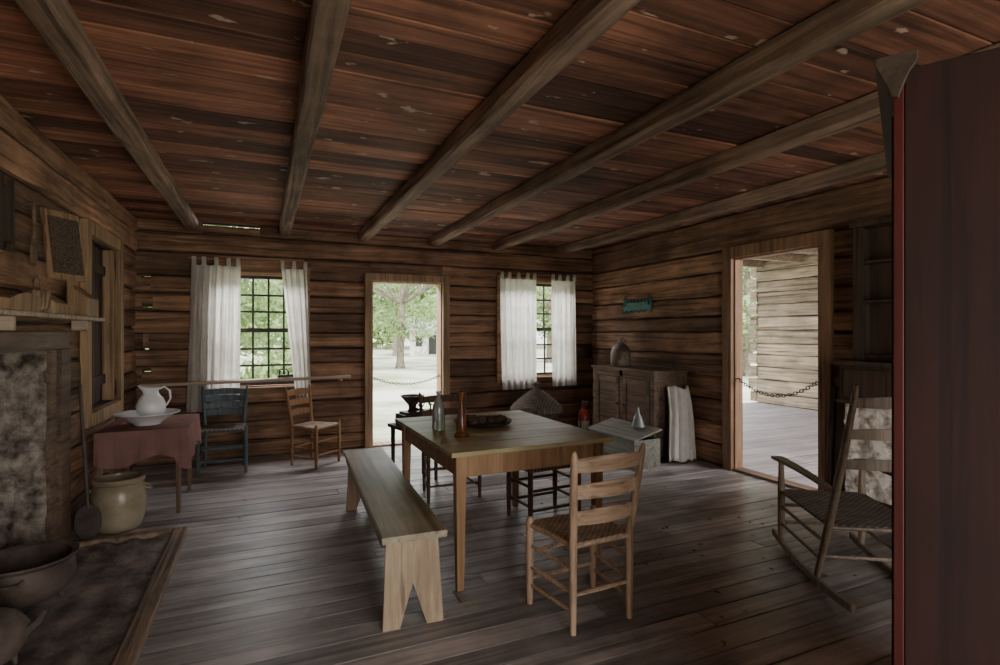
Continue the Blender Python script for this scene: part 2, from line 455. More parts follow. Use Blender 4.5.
curtain('curtain', 3.64, 4.02, 3.66, 4.05, 2.13, .65, CY, 4, .018, 3, 4)

# ------------------------------------------------------------------ chains
def chain(name, p0, p1, sag, link=.042):
    p0, p1 = V(p0), V(p1); L = (p1-p0).length; n = int(L/(link*.72)); bm = B()
    d = (p1-p0).normalized(); ang = math.atan2(d.y, d.x); mid = (p0+p1)/2
    for i in range(n+1):
        t = i/n; c = p0.lerp(p1, t)-mid; c.z -= sag*4*t*(1-t)
        Mx = Matrix.Rotation(ang, 3, 'Z') @ Matrix.Rotation(math.pi/2*(i % 2), 3, 'X')
        torus(bm, c, link*.30, .0045, Mx)
    o = finish(name, bm, 'chain'); o.location = mid
chain('door_chain', (D1[0]+.03, YB+.05, .84), (D1[1]-.03, YB+.05, .84), .09)
chain('door_chain', (XR+.05, DR[1]-.03, .93), (XR+.05, DR[0]+.03, .99), .16)

# ------------------------------------------------------------------ ladder-back chair
def slat(bm, pl, pr, h, bow=.03, th=.009, arch=.012):
    pl, pr = V(pl), V(pr); n = 10; rings = []
    for i in range(n+1):
        t = i/n; c = pl.lerp(pr, t); k = 4*t*(1-t); c.y -= bow*k
        hh = h/2; rings.append([c+V((0, -th/2, -hh)), c+V((0, th/2, -hh)), c+V((0, th/2, hh+arch*k)), c+V((0, -th/2, hh+arch*k))])
    sweep(bm, rings)

def seatmesh(bm, w0, w1, y0, y1, z, sag=.02, th=.028):
    n = 8; top = []; bot = []
    for j in range(n+1):
        t = j/n; y = y0+(y1-y0)*t; w = w0+(w1-w0)*t
        rt, rb = [], []
        for i in range(n+1):
            s = i/n; x = -w/2+w*s; k = 16*s*(1-s)*t*(1-t)
            edge = .008 if (i in (0, n) or j in (0, n)) else 0
            rt.append(bm.verts.new((x, y, z-sag*k-edge))); rb.append(bm.verts.new((x, y, z-th-sag*k*.6+edge)))
        top.append(rt); bot.append(rb)
    for j in range(n):
        for i in range(n):
            bm.faces.new((top[j][i], top[j][i+1], top[j+1][i+1], top[j+1][i]))
            bm.faces.new((bot[j][i], bot[j+1][i], bot[j+1][i+1], bot[j][i+1]))
    for i in range(n):
        bm.faces.new((top[0][i], bot[0][i], bot[0][i+1], top[0][i+1])); bm.faces.new((top[n][i], top[n][i+1], bot[n][i+1], bot[n][i]))
        bm.faces.new((top[i][0], top[i+1][0], bot[i+1][0], bot[i][0])); bm.faces.new((top[i][n], bot[i][n], bot[i+1][n], top[i+1][n]))

def chair(name, loc, rz, wf=.42, wb=.34, d=.36, h=.86, sz=.43, mat='chair', seat='seatL', slats=3, r=.017, flare=.03, lean=.06, z0s=None, sh=.055):
    e = empty(name, loc, rz); bm = B()
    def bp(sx, z):
        t = max(0, (z-sz)/(h-sz)); return V((sx*(wb/2+flare*t), -d/2-lean*t, z))
    for sx in (-1, 1):
        tube(bm, [bp(sx, 0), bp(sx, .2), bp(sx, sz), bp(sx, sz+.2), bp(sx, h-.03), bp(sx, h)], [r*.8, r, r*1.05, r, r*.85, r*.45], 10)
        tube(bm, [(sx*wf/2, d/2, 0), (sx*wf/2, d/2, .1), (sx*wf/2, d/2, sz), (sx*wf/2, d/2, sz+.025)], [r*.8, r, r*1.05, r*.7], 10)
    finish('posts', bm, mat, e, smooth=True)
    bm = B()
    for z in (.13, .27): tube(bm, [(-wf/2, d/2, z), (0, d/2, z), (wf/2, d/2, z)], [.008, .012, .008], 8)
    for z in (.10, .19, .30):
        for sx in (-1, 1): tube(bm, [bp(sx, z), (sx*(wf+wb)/4, 0, z), (sx*wf/2, d/2, z)], [.008, .0115, .008], 8)
    for z in (.18,): tube(bm, [bp(-1, z), (0, -d/2, z), bp(1, z)], [.008, .0115, .008], 8)
    rz_ = sz-.015
    tube(bm, [(-wf/2, d/2, rz_), (wf/2, d/2, rz_)], .012, 8); tube(bm, [bp(-1, rz_), bp(1, rz_)], .012, 8)
    for sx in (-1, 1): tube(bm, [bp(sx, rz_), (sx*wf/2, d/2, rz_)], .012, 8)
    finish('rungs', bm, mat, e, smooth=True)
    bm = B(); zs = [sz+.12+(h-.07-sz-.12)*k/(slats-1) for k in range(slats)]
    for z in zs: slat(bm, bp(-1, z), bp(1, z), sh)
    finish('slats', bm, 'chairH' if mat == 'chair' else mat, e, bevel=.002)
    bm = B(); seatmesh(bm, wb+.0, wf+.0, -d/2-.005, d/2+.012, sz+.008); finish('seat', bm, seat, e, smooth=True)
    return e

chair('dining_chair', (1.46, 2.31, 0), math.radians(3), .40, .33, .34, .86, .42, 'chair', 'seatL', 3, .0185, .035, sh=.062)
chair('dining_chair', (1.46, 4.42, 0), math.radians(176), .44, .36, .36, .86, .43, 'chairD', 'seatRush', 3)
chair('ladderback_chair', (-.38, 6.10, 0), math.radians(180), .42, .36, .36, .84, .44, 'blue', 'seatD', 4)
chair('side_chair', (.49, 6.02, 0), math.radians(-135), .36, .30, .34, .82, .42, 'chairO', 'seatL', 3)

e = empty('rush_stool', (1.93, 3.58, 0), math.radians(4)); bm = B(); w, d = .42, .32
for sx in (-1, 1):
    for sy in (-1, 1): tube(bm, [(sx*w/2, sy*d/2, 0), (sx*w/2, sy*d/2, .2), (sx*w/2, sy*d/2, .44)], [.015, .02, .018], 10)
for z in (.12, .26):
    for s in (-1, 1):
        tube(bm, [(-w/2, s*d/2, z), (w/2, s*d/2, z)], .011, 8); tube(bm, [(s*w/2, -d/2, z+.03), (s*w/2, d/2, z+.03)], .011, 8)
finish('frame', bm, 'chairD', e, smooth=True)
bm = B(); seatmesh(bm, w+.03, w+.03, -d/2-.015, d/2+.015, .44, .015, .05); finish('seat', bm, 'seatRush', e, smooth=True)

# ------------------------------------------------------------------ dining table
e = empty('dining_table', (1.405, 3.32, 0), math.radians(.8)); tw, tl, tz = 1.03, 1.27, .76
bm = B()
n = 6
for k in range(n):
    y0 = -tl/2+tl*k/n; boxr(bm, -tw/2, tw/2, y0+.0012, y0+tl/n-.0012, tz-.026, tz)
finish('top', bm, 'tabtop', e, bevel=.003)
bm = B(); ix, iy = tw/2-.07, tl/2-.07
boxr(bm, -ix, ix, -iy-.012, -iy+.012, tz-.15, tz-.027); boxr(bm, -ix, ix, iy-.012, iy+.012, tz-.15, tz-.027)
boxr(bm, -ix-.012, -ix+.012, -iy, iy, tz-.15, tz-.027); boxr(bm, ix-.012, ix+.012, -iy, iy, tz-.15, tz-.027)
finish('apron', bm, 'tableg', e, bevel=.003)
bm = B()
for sx in (-1, 1):
    for sy in (-1, 1): box(bm, (sx*ix, sy*iy, (tz-.027)/2), (.062, .062, tz-.027), taper=.62)
finish('legs', bm, 'tableg', e, bevel=.004)

e = empty('bench', (.69, 3.45, 0), math.radians(-2.5)); bm = B(); L = 1.98; W = .31
timber(bm, (0, -L/2, .435), (0, L/2, .435), W, .032, .006, .001)
finish('seat', bm, 'bench', e)
bm = B()
for sy in (-1, 1):
    y = sy*(L/2-.14 if sy > 0 else L/2-.08); t = .014; sp = sy*.03
    for poly in ([(-.125, .42), (0, .42), (0, .20), (-.065, 0), (-.145, 0)], [(0, .42), (.125, .42), (.145, 0), (.065, 0), (0, .20)]):
        f = [V((a, y-t+(sp*(1-z/.42)), z)) for a, z in poly]; g = [p+V((0, 2*t, 0)) for p in f]
        sweep(bm, [f, g])
finish('end_legs', bm, 'benchleg', e)
bm = B()
for sx in (-1, 1): boxr(bm, sx*(W/2-.025)-.009, sx*(W/2-.025)+.009, -L/2+.11, L/2-.05, .36, .419)
finish('side_rails', bm, 'bench', e, bevel=.002)

TZ = tz+.001
bm = B(); lathe(bm, [(.036, 0), (.042, .01), (.042, .13), (.036, .165), (.016, .20), (.013, .235), (.017, .24), (.017, .25), (.010, .25)]); finish('glass_bottle', bm, 'bottle', smooth=True).location = (1.04, 3.37, TZ)
bm = B(); lathe(bm, [(.045, 0), (.047, .012), (.030, .03), (.034, .08), (.026, .13), (.014, .17), (.012, .23), (.022, .25), (.026, .275), (.016, .28)]); finish('amber_bottle', bm, 'amber', smooth=True).location = (1.10, 3.09, TZ)
e = empty('serving_tray', (1.38, 3.44, TZ)); bm = B()
lathe(bm, [(.14, 0), (.19, .012), (.205, .03), (.198, .03), (.185, .016), (.14, .008)], seg=32); finish('dish', bm, 'iron', e, smooth=True)
bm = B()
for k in range(22):
    a = rnd.uniform(0, TAU); q = math.sqrt(rnd.random())*.15
    Mx = Matrix.Translation((q*math.cos(a), q*math.sin(a), .034)) @ Matrix.Rotation(rnd.uniform(0, 3), 4, 'Z') @ Matrix.Diagonal((1.35, 1, .85, 1))
    bmesh.ops.create_icosphere(bm, subdivisions=2, radius=.027, matrix=Mx)
finish('dried_pods', bm, 'pine', e, smooth=True)

e = empty('stand_table', (1.30, 4.98, 0), .2); bm = B(); boxr(bm, -.2, .2, -.17, .17, .50, .53)
for sx in (-1, 1):
    for sy in (-1, 1): box(bm, (sx*.16, sy*.13, .25), (.035, .035, .50), taper=.7)
finish('frame', bm, 'dark', e, bevel=.003)
e = empty('coffee_mill', (1.30, 4.98, .531), .2); bm = B()
boxr(bm, -.15, .15, -.10, .10, 0, .10); boxr(bm, -.12, .12, -.08, .08, .10, .12); lathe(bm, [(.05, .12), (.035, .15), (.04, .18), (.11, .26), (.115, .27), (.10, .27), (.03, .19)], (-.02, 0, 0))
finish('body', bm, 'iron', e, smooth=True)
bm = B(); torus(bm, (.0, -.14, .15), .10, .009, Matrix.Rotation(math.pi/2, 3, 'X'), 24, 6, 1)
for k in range(3):
    a = k*math.pi/3; tube(bm, [(.10*math.cos(a), -.14, .15+.10*math.sin(a)), (-.10*math.cos(a), -.14, .15-.10*math.sin(a))], .005, 6)
tube(bm, [(0, -.15, .15), (0, -.03, .15)], .008, 8); tube(bm, [(.08, -.14, .20), (.08, -.20, .20)], .009, 8)
finish('crank_wheel', bm, 'iron', e, smooth=True)

e = empty('wooden_tub', (2.98, 5.70, 0)); bm = B()
lathe(bm, [(.20, 0), (.26, .44), (.24, .44), (.185, .03)], seg=24); finish('staves', bm, 'dark', e)
bm = B()
for z, r_ in ((.08, .214), (.36, .254)): lathe(bm, [(r_, z), (r_+.006, z), (r_+.008, z+.03), (r_+.002, z+.03)], seg=32, cap=False)
finish('hoops', bm, 'iron', e)
e = empty('conical_basket', (2.98, 5.70, .441)); bm = B()
lathe(bm, [(.24, 0), (.31, .015), (.315, .05), (.29, .09), (.20, .17), (.09, .25), (.04, .285), (.035, .32), (.05, .34), (.03, .36), (.005, .365)], seg=32)
finish('weave', bm, 'basket', e, smooth=True)

# ------------------------------------------------------------------ right-wall cupboard
e = empty('low_cupboard'); x0, x1, y0, y1, zt = 3.86, 4.32, 4.64, 5.82, .97
bm = B()
boxr(bm, x0+.02, x1, y0+.0, y0+.022, .04, zt-.02); boxr(bm, x0+.02, x1, y1-.022, y1, .04, zt-.02)
boxr(bm, x1-.015, x1, y0+.022, y1-.022, .04, zt-.02); boxr(bm, x0+.02, x1-.015, y0+.022, y1-.022, .06, .08)
boxr(bm, x0-.02, x1, y0-.02, y1+.02, zt-.02, zt+.008)
boxr(bm, x0, x0+.02, y0, y0+.07, 0, zt-.02); boxr(bm, x0, x0+.02, y1-.07, y1, 0, zt-.02)
boxr(bm, x0, x0+.02, (y0+y1)/2-.035, (y0+y1)/2+.035, .0, zt-.02)
boxr(bm, x0, x0+.02, y0+.07, y1-.07, zt-.10, zt-.02); boxr(bm, x0, x0+.02, y0+.07, y1-.07, .04, .12)
finish('carcass', bm, 'cab', e, bevel=.003)
bm = B()
for a, b in ((y0+.075, (y0+y1)/2-.04), ((y0+y1)/2+.04, y1-.075)):
    boxr(bm, x0+.004, x0+.018, a, b, .125, zt-.105)
    for q in (a, b-.06): boxr(bm, x0-.006, x0+.004, q, q+.06, .125, zt-.105)
    for q in (.125, zt-.165): boxr(bm, x0-.005, x0+.004, a+.06, b-.06, q, q+.06)
finish('doors', bm, 'cab', e, bevel=.003)
bm = B()
for yy in ((y0+y1)/2-.07, (y0+y1)/2+.07): tube(bm, [(x0-.005, yy, .55), (x0-.02, yy, .55), (x0-.03, yy, .55)], [.006, .012, .008], 10)
finish('knobs', bm, 'iron', e, smooth=True)

bm = B(); lathe(bm, [(.105, 0), (.12, .02), (.122, .16), (.10, .23), (.05, .275), (.032, .29), (.03, .32), (.04, .33), (.04, .345), (.02, .345)])
tube(bm, [(0, -.03, .32), (0, -.09, .32), (0, -.11, .27), (0, -.09, .22)], .010, 8)
finish('stoneware_jug', bm, 'jug', smooth=True).location = (4.05, 5.50, .98)

e = empty('hook_rack', (XR-.02, 5.52, 1.70)); bm = B()
boxr(bm, -.012, .012, -.26, .26, -.035, .035)
boxr(bm, -.012, .012, -.22, .22, .04, .075)
for s in (-1, 1):
    tube(bm, [(0, s*.25, -.06), (0, s*.26, .05), (0, s*.25, .14), (0, s*.22, .17)], [.012, .02, .014, .005], 8)
for k in range(7):
    y = -.2+.4*k/6; tube(bm, [(0, y, .03), (0, y, .10), (0, y, .125)], [.01, .014, .004], 8)
for k in range(5):
    y = -.2+.4*k/4; tube(bm, [(-.01, y, -.02), (-.06, y, -.06), (-.075, y, -.03)], [.007, .007, .009], 8)
finish('rack', bm, 'teal', e, smooth=True)

e = empty('wooden_toolbox', (3.56, 4.80, 0), math.radians(2)); bm = B(); a, b, hh = .17, .40, .30
boxr(bm, -a, a, -b, -b+.016, 0, hh); boxr(bm, -a, a, b-.016, b, 0, hh); boxr(bm, -a, -a+.016, -b+.016, b-.016, 0, hh)
boxr(bm, a-.016, a, -b+.016, b-.016, 0, hh); boxr(bm, -a+.016, a-.016, -b+.016, b-.016, 0, .02)
finish('body', bm, 'box', e, bevel=.003)
bm = B(); R_ = Matrix.Rotation(math.radians(-14), 3, 'Y'); box(bm, (0, 0, hh+.047), (2*a+.04, 2*b+.03, .018), R_)
finish('lid', bm, 'box', e, bevel=.003)
e = empty('glass_funnel', (3.64, 4.64, .396)); bm = B()
lathe(bm, [(.075, 0), (.07, .02), (.045, .10), (.016, .15), (.014, .20), (.02, .205), (.01, .205)]); finish('flask', bm, 'bottle', e, smooth=True)

e = empty('fire_extinguisher', (3.50, 5.48, 0)); bm = B()
lathe(bm, [(.062, 0), (.066, .02), (.066, .40), (.05, .45), (.022, .48), (.022, .52)]); finish('cylinder', bm, 'ext', e, smooth=True)
bm = B(); lathe(bm, [(.0672, .24), (.068, .245), (.068, .34), (.0672, .345)], cap=False); finish('label', bm, 'label', e, smooth=True)
bm = B(); boxr(bm, -.01, .01, -.08, .02, .525, .54); boxr(bm, -.01, .01, -.10, -.01, .56, .572); tube(bm, [(0, -.03, .53), (-.06, -.06, .55), (-.085, -.06, .45), (-.08, -.06, .25)], .009, 8)
boxr(bm, -.012, .012, -.02, .02, .515, .575)
finish('valve', bm, 'iron', e)

e = empty('folded_quilt', (4.12, 4.50, 0)); bm = B(); g = []
nx, nz = 48, 18
for j in range(nz+1):
    t = j/nz; row = []
    for i in range(nx+1):
        s = i/nx; wdt = .29+.05*t
        row.append(bm.verts.new((-wdt/2+wdt*s+.012*math.sin(t*5), .045-.085*t**.8+.018*math.sin(s*TAU*3.5+.9*t)+.007*math.sin(s*TAU*8+2+t*3)+.02*math.cos(s*6), .80-.775*t+.022*math.sin(s*7)*(1-t)+.01*math.sin(s*13)*t)))
    g.append(row)
for j in range(nz):
    for i in range(nx): bm.faces.new((g[j][i], g[j][i+1], g[j+1][i+1], g[j+1][i]))
finish('folds', bm, 'quilt', e, smooth=True, solid=.018)
bm = B(); box(bm, (0, .07, .40), (.24, .014, .77), Matrix.Rotation(math.radians(-2.5), 3, 'X')); finish('backing_board', bm, 'cab', e)

# ------------------------------------------------------------------ right of door
e = empty('wall_hutch'); bm = B(); x0, x1, y0, y1 = 4.17, 4.33, 1.75, 2.70
boxr(bm, x0, x1, y0, y0+.03, 1.2, 2.2); boxr(bm, x0, x1, y1-.03, y1, 1.2, 2.2); boxr(bm, x0-.02, x1, y0-.02, y1+.02, 2.2, 2.24)
boxr(bm, x0, x1, y0+.03, y1-.03, 1.2, 1.23); boxr(bm, x1-.012, x1, y0+.03, y1-.03, 1.23, 2.2); boxr(bm, x0+.01, x1, y0+.03, y1-.03, 1.62, 1.64); boxr(bm, x0+.01, x1, y0+.03, y1-.03, 1.92, 1.94)
boxr(bm, x0-.01, x0, y1-.08, y1, 1.2, 2.2); boxr(bm, x0-.01, x0, y0, y0+.08, 1.2, 2.2)
finish('case', bm, 'dark', e, bevel=.003)
e = empty('mantel_cupboard'); bm = B(); boxr(bm, 4.02, 4.33, 1.7, 2.74, .86, .89); boxr(bm, 4.04, 4.33, 1.72, 2.72, .89, 1.15); boxr(bm, 4.0, 4.33, 1.68, 2.76, 1.15, 1.18)
boxr(bm, 4.025, 4.04, 1.76, 2.20, .92, 1.12); boxr(bm, 4.025, 4.04, 2.24, 2.68, .92, 1.12)
finish('case', bm, 'dark', e, bevel=.003)
# rough limewashed rubble masonry below the mantel cupboard
e = empty('rubble_pier'); bm = B(); ring_n = 60; lev = 56; rings = []
yc, xc = 2.23, 4.20; hy, hx = .47, .125
per = []
for k in range(40): per.append((xc-hx, yc-hy+2*hy*k/40))
for k in range(10): per.append((xc-hx+2*hx*k/10, yc+hy))
for k in range(6): per.append((xc+hx, yc+hy-2*hy*k/6))
for k in range(10): per.append((xc+hx-2*hx*k/10, yc-hy))
for j in range(lev+1):
    z = .17+(.857-.17)*j/lev; ring = []
    for (px, py) in per:
        q = V((px, py, z)); d1 = noise.noise(q*9)*.024+noise.noise(q*22)*.014+noise.noise(q*46)*.006
        f = -.5 if px > xc+hx-.01 else 1
        dirx = -1 if px <= xc-hx+1e-4 else 0; diry = (1 if py >= yc+hy-1e-4 else -1) if not dirx else 0
        ring.append(V((px+dirx*d1*(f > 0), py+diry*d1*.8*(f > 0), z)))
    rings.append(ring)
sweep(bm, rings); finish('masonry', bm, 'stone', e, smooth=True)
bm = B(); boxr(bm, 4.06, 4.33, 1.74, 2.72, 0, .17); finish('base_timber', bm, 'dark', e, bevel=.006)
bm = B(); timber(bm, (4.19, 2.84, 0), (4.31, 2.86, 1.18), .07, .03, .004, .002, up=(1, 0, 0)); timber(bm, (4.20, 2.93, 0), (4.31, 2.95, .95), .05, .025, .004, .002, up=(1, 0, 0))
finish('leaning_board', bm, 'dark')

# ------------------------------------------------------------------ rocking chair
e = empty('rocking_chair', (3.13, 2.10, 0), math.radians(-32)); bm = B(); hw = .24
def rbp(sx, z):
    t = (z-.05)/1.1; return V((sx*(hw-.01+.02*t), -.24-.47*t-.02*math.sin(t*3), z))
def rz(y): return .018+.16*(y+.08)**2*1.0
for sx in (-1, 1):
    tube(bm, [rbp(sx, rz(-.28)+.01), rbp(sx, .38), rbp(sx, .7), rbp(sx, 1.10), rbp(sx, 1.15)], [.016, .021, .019, .015, .007], 10)
    tube(bm, [(sx*hw, .26, rz(.26)+.01), (sx*hw, .26, .15), (sx*hw, .26, .38), (sx*hw, .26, .54), (sx*hw, .26, .57)], [.016, .022, .022, .017, .022], 10)
finish('posts', bm, 'chairR', e, smooth=True)
bm = B()
for sx in (-1, 1):
    rings = []
    for k in range(21):
        y = .40-1.06*k/20; z = rz(y); rings.append([V((sx*hw-.011, y, z-.017)), V((sx*hw+.011, y, z-.017)), V((sx*hw+.011, y, z+.022)), V((sx*hw-.011, y, z+.022))])
    sweep(bm, rings)
finish('rockers', bm, 'chairR', e, bevel=.003)
bm = B()
for sx in (-1, 1):
    p = rbp(sx, .56); rings = []
    for k in range(9):
        t = k/8; y = .31+(p.y-.31)*t; w = .016+.02*(1-t)**1.2; x = sx*(hw+.01*(1-t)); z = .575+.01*math.sin(t*3)
        rings.append([V((x-w, y, z-.009)), V((x+w, y, z-.009)), V((x+w, y, z+.009)), V((x-w, y, z+.009))])
    sweep(bm, rings)
    for z in (.16, .27): tube(bm, [rbp(sx, z), (sx*hw, .26, z)], .010, 8)
for z in (.17, .28, .365): tube(bm, [(-hw, .26, z), (hw, .26, z)], .011, 8)
for z in (.18, .365): tube(bm, [rbp(-1, z), rbp(1, z)], .011, 8)
for z in (.74, .90, 1.06): slat(bm, rbp(-1, z), rbp(1, z), .045, .03)
finish('arms_and_rungs', bm, 'chairR', e, smooth=True)
bm = B(); seatmesh(bm, .46, .50, -.37, .275, .385, .025, .03); finish('seat', bm, 'seatD', e, smooth=True)

# ------------------------------------------------------------------ tall red cabinet (right foreground)
e = empty('tall_cabinet', (1.335, .772, 0), math.radians(-60.8)); bm = B(); D, Wd, Hc = .52, 1.05, 2.0
boxr(bm, .02, D, 0, .022, 0, Hc); boxr(bm, .02, D, Wd-.022, Wd, 0, Hc)
boxr(bm, D-.015, D, .022, Wd-.022, 0, Hc); boxr(bm, .02, D-.015, .022, Wd-.022, .08, .10)
boxr(bm, .02, D-.015, .022, Wd-.022, Hc-.02, Hc)
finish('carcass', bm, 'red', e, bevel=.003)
bm = B(); boxr(bm, 0, .02, 0, .05, 0, Hc); boxr(bm, 0, .02, Wd-.05, Wd, 0, Hc); boxr(bm, 0, .02, .05, Wd-.05, Hc-.08, Hc); boxr(bm, 0, .02, .05, Wd-.05, 0, .10)
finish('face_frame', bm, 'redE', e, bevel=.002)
bm = B()
for a, b in ((.055, Wd/2-.003), (Wd/2+.003, Wd-.055)):
    boxr(bm, .006, .018, a, b, .105, Hc-.085)
    for q in (a, b-.06): boxr(bm, -.004, .006, q, q+.06, .105, Hc-.085)
    for q in (.105, 1.0, Hc-.155): boxr(bm, -.003, .006, a+.06, b-.06, q, q+.07)
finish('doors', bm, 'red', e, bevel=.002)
bm = B(); prof = [(.01, 1.935), (-.005, 1.94), (-.010, 1.96), (-.022, 1.99), (-.034, 2.015), (-.036, 2.035), (.045, 2.035), (.045, 2.012), (.03, 1.99), (.018, 1.96)]
sweep(bm, [[V((a, yy, z)) for a, z in prof] for yy in (-.012, Wd+.012)])
finish('cornice', bm, 'corn', e, bevel=.002)

# ------------------------------------------------------------------ left side
e = empty('washstand', (0, 0, 0)); x0, x1, y0, y1, zt = -1.12, -.56, 4.74, 5.50, .66
bm = B(); boxr(bm, x0, x1, y0, y1, zt-.02, zt); boxr(bm, x0+.04, x1-.04, y0+.04, y0+.06, zt-.12, zt-.02); boxr(bm, x0+.04, x1-.04, y1-.06, y1-.04, zt-.12, zt-.02)
boxr(bm, x1-.06, x1-.04, y0+.06, y1-.06, zt-.12, zt-.02)
for x in (x0+.05, x1-.05):
    for y in (y0+.06, y1-.06): box(bm, (x, y, (zt-.02)/2), (.045, .045, zt-.02), taper=.6)
finish('table', bm, 'chairD', e, bevel=.003)
bm = B(); n = 20
per = []
for k in range(n): per.append((x0-.01+(x1-x0+.03)*k/n, y0-.012, 0))
for k in range(n): per.append((x1+.02, y0-.012+(y1-y0+.03)*k/n, 1))
per.append((x1+.02, y1+.018, 1))
g = []
for j in range(7):
    t = j/6; row = []
    for i, (px, py, sd) in enumerate(per):
        wv = .012*t*math.sin(i*1.3)+.008*t*math.sin(i*.7+1)
        drop = (.23+.04*math.sin(i*.35)+(.06 if abs(i-n) < 3 else 0))*t
        row.append(bm.verts.new((px+(wv+.012*t if sd else 0), py-(wv+.012*t if not sd else 0), zt+.004-drop)))
    g.append(row)
for j in range(6):
    for i in range(len(per)-1): bm.faces.new((g[j][i], g[j][i+1], g[j+1][i+1], g[j+1][i]))
c = bm.verts.new((x0-.01, y1+.018, zt+.004)); bm.faces.new([*g[0], c])
finish('cloth', bm, 'cloth', e, solid=.003)
e = empty('wash_basin', (-.85, 5.02, zt+.008)); bm = B()
lathe(bm, [(.09, 0), (.095, .012), (.15, .05), (.20, .085), (.225, .09), (.225, .095), (.198, .093), (.145, .06), (.08, .022), (.02, .02)], seg=40); finish('bowl', bm, 'china', e, smooth=True)
e = empty('water_pitcher', (-.83, 5.04, zt+.032), math.radians(200)); bm = B()
vs = lathe(bm, [(.065, 0), (.07, .01), (.06, .02), (.095, .07), (.105, .12), (.085, .175), (.052, .215), (.05, .235), (.062, .265), (.058, .265), (.045, .235), (.047, .215), (.078, .17), (.09, .11), (.05, .03)], seg=32)
for ring in vs[6:12]:
    for v in ring:
        ax = v.co.x/max(.001, math.hypot(v.co.x, v.co.y))
        if ax > .6: k = (ax-.6)/.4*max(0, (v.co.z-.21)/.055); v.co.x += .035*k; v.co.z += .022*k
tube(bm, [(-.055, 0, .25), (-.09, 0, .265), (-.13, 0, .23), (-.135, 0, .17), (-.11, 0, .12), (-.098, 0, .11)], [.008, .009, .009, .008, .008, .007], 8)
finish('jug', bm, 'china', e, smooth=True)
e = empty('stoneware_crock', (-.95, 4.60, 0)); bm = B()
lathe(bm, [(.125, 0), (.135, .01), (.165, .12), (.17, .22), (.155, .30), (.14, .325), (.155, .335), (.158, .36), (.15, .368), (.135, .36), (.13, .33), (.15, .24), (.11, .03)], seg=36)
for s in (-1, 1): tube(bm, [(s*.155, -.04, .29), (s*.19, -.03, .275), (s*.195, 0, .27), (s*.19, .03, .275), (s*.155, .04, .29)], .010, 8)
finish('body', bm, 'crock', e, smooth=True)

e = empty('quilting_rail'); bm = B(); timber(bm, (-1.14, 6.35, .862), (.90, 6.32, .892), .11, .032, .006, .003)
for x in (-1.05, .80): boxr(bm, x-.015, x+.015, 6.33, 6.585, .83+.015*(x > 0), .846+.015*(x > 0))
finish('rail', bm, 'rail', e)
e = empty('flat_iron', (.20, 6.33, .904)); bm = B()
sweep(bm, [[V((-.07, -.035, z)), V((.02, -.035, z)), V((.09, 0, z)), V((.02, .035, z)), V((-.07, .035, z))] for z in (0, .03)])
tube(bm, [(-.05, 0, .03), (-.05, 0, .08), (-.02, 0, .09), (.02, 0, .09), (.04, 0, .06), (.04, 0, .03)], .008, 8); finish('iron', bm, 'iron', e)

# ------------------------------------------------------------------ fireplace
e = empty('fireplace'); bm = B(); nx, nz = 20, 34
def rough_slab(x0, x1, y, z0, z1, sgn):
    g = [[bm.verts.new((x0+(x1-x0)*i/nx, y+sgn*(rnd.uniform(0, .018)+.02*abs(math.sin(i*.9+j*.4)*math.sin(j*.7))), z0+(z1-z0)*j/nz)) for i in range(nx+1)] for j in range(nz+1)]
    for j in range(nz):
        for i in range(nx): bm.faces.new((g[j][i], g[j][i+1], g[j+1][i+1], g[j+1][i]))
rough_slab(-1.95, XL+.012, FP[1]-.005, 0, 1.30, -1); rough_slab(-1.95, XL+.012, FP[0]+.005, 0, 1.30, 1)
boxr(bm, -1.95, XL-.18, FP[1]+.0, FP[1]+.25, 0, 1.5); boxr(bm, -1.95, XL-.18, FP[0]-.25, FP[0], 0, 1.5)
finish('jambs', bm, 'plaster', e)
bm = B(); boxr(bm, -2.1, -1.95, FP[0]-.25, FP[1]+.25, 0, 1.5); boxr(bm, -1.95, XL-.18, FP[0], FP[1], 1.40, 1.5); finish('fireback', bm, 'soot', e)
bm = B(); boxr(bm, -1.95, XL, FP[0], FP[1], -.08, .005); finish('inner_hearth', bm, 'hearth', e)
bm = B(); boxr(bm, XL-.0, XL+.03, FP[1]+.0, FP[1]+.09, 0, 1.29); boxr(bm, XL-.0, XL+.045, FP[1]+.13, FP[1]+.30, 0, 1.29); boxr(bm, XL, XL+.03, FP[0]-.10, FP[0]+.0, 0, 1.29)
finish('casing', bm, 'cab', e, bevel=.004)
bm = B(); boxr(bm, XL-.10, XL+.03, FP[0]-.1, FP[1]+.32, 1.292, 1.40); finish('lintel', bm, 'cab', e, bevel=.004)
e = empty('mantel_shelf'); bm = B(); boxr(bm, XL+.012, XL+.14, 1.9, 4.72, 1.475, 1.50)
for y in (2.2, 3.3, 4.45): boxr(bm, XL+.014, XL+.10, y-.015, y+.015, 1.405, 1.475)
finish('shelf', bm, 'rail', e, bevel=.004)

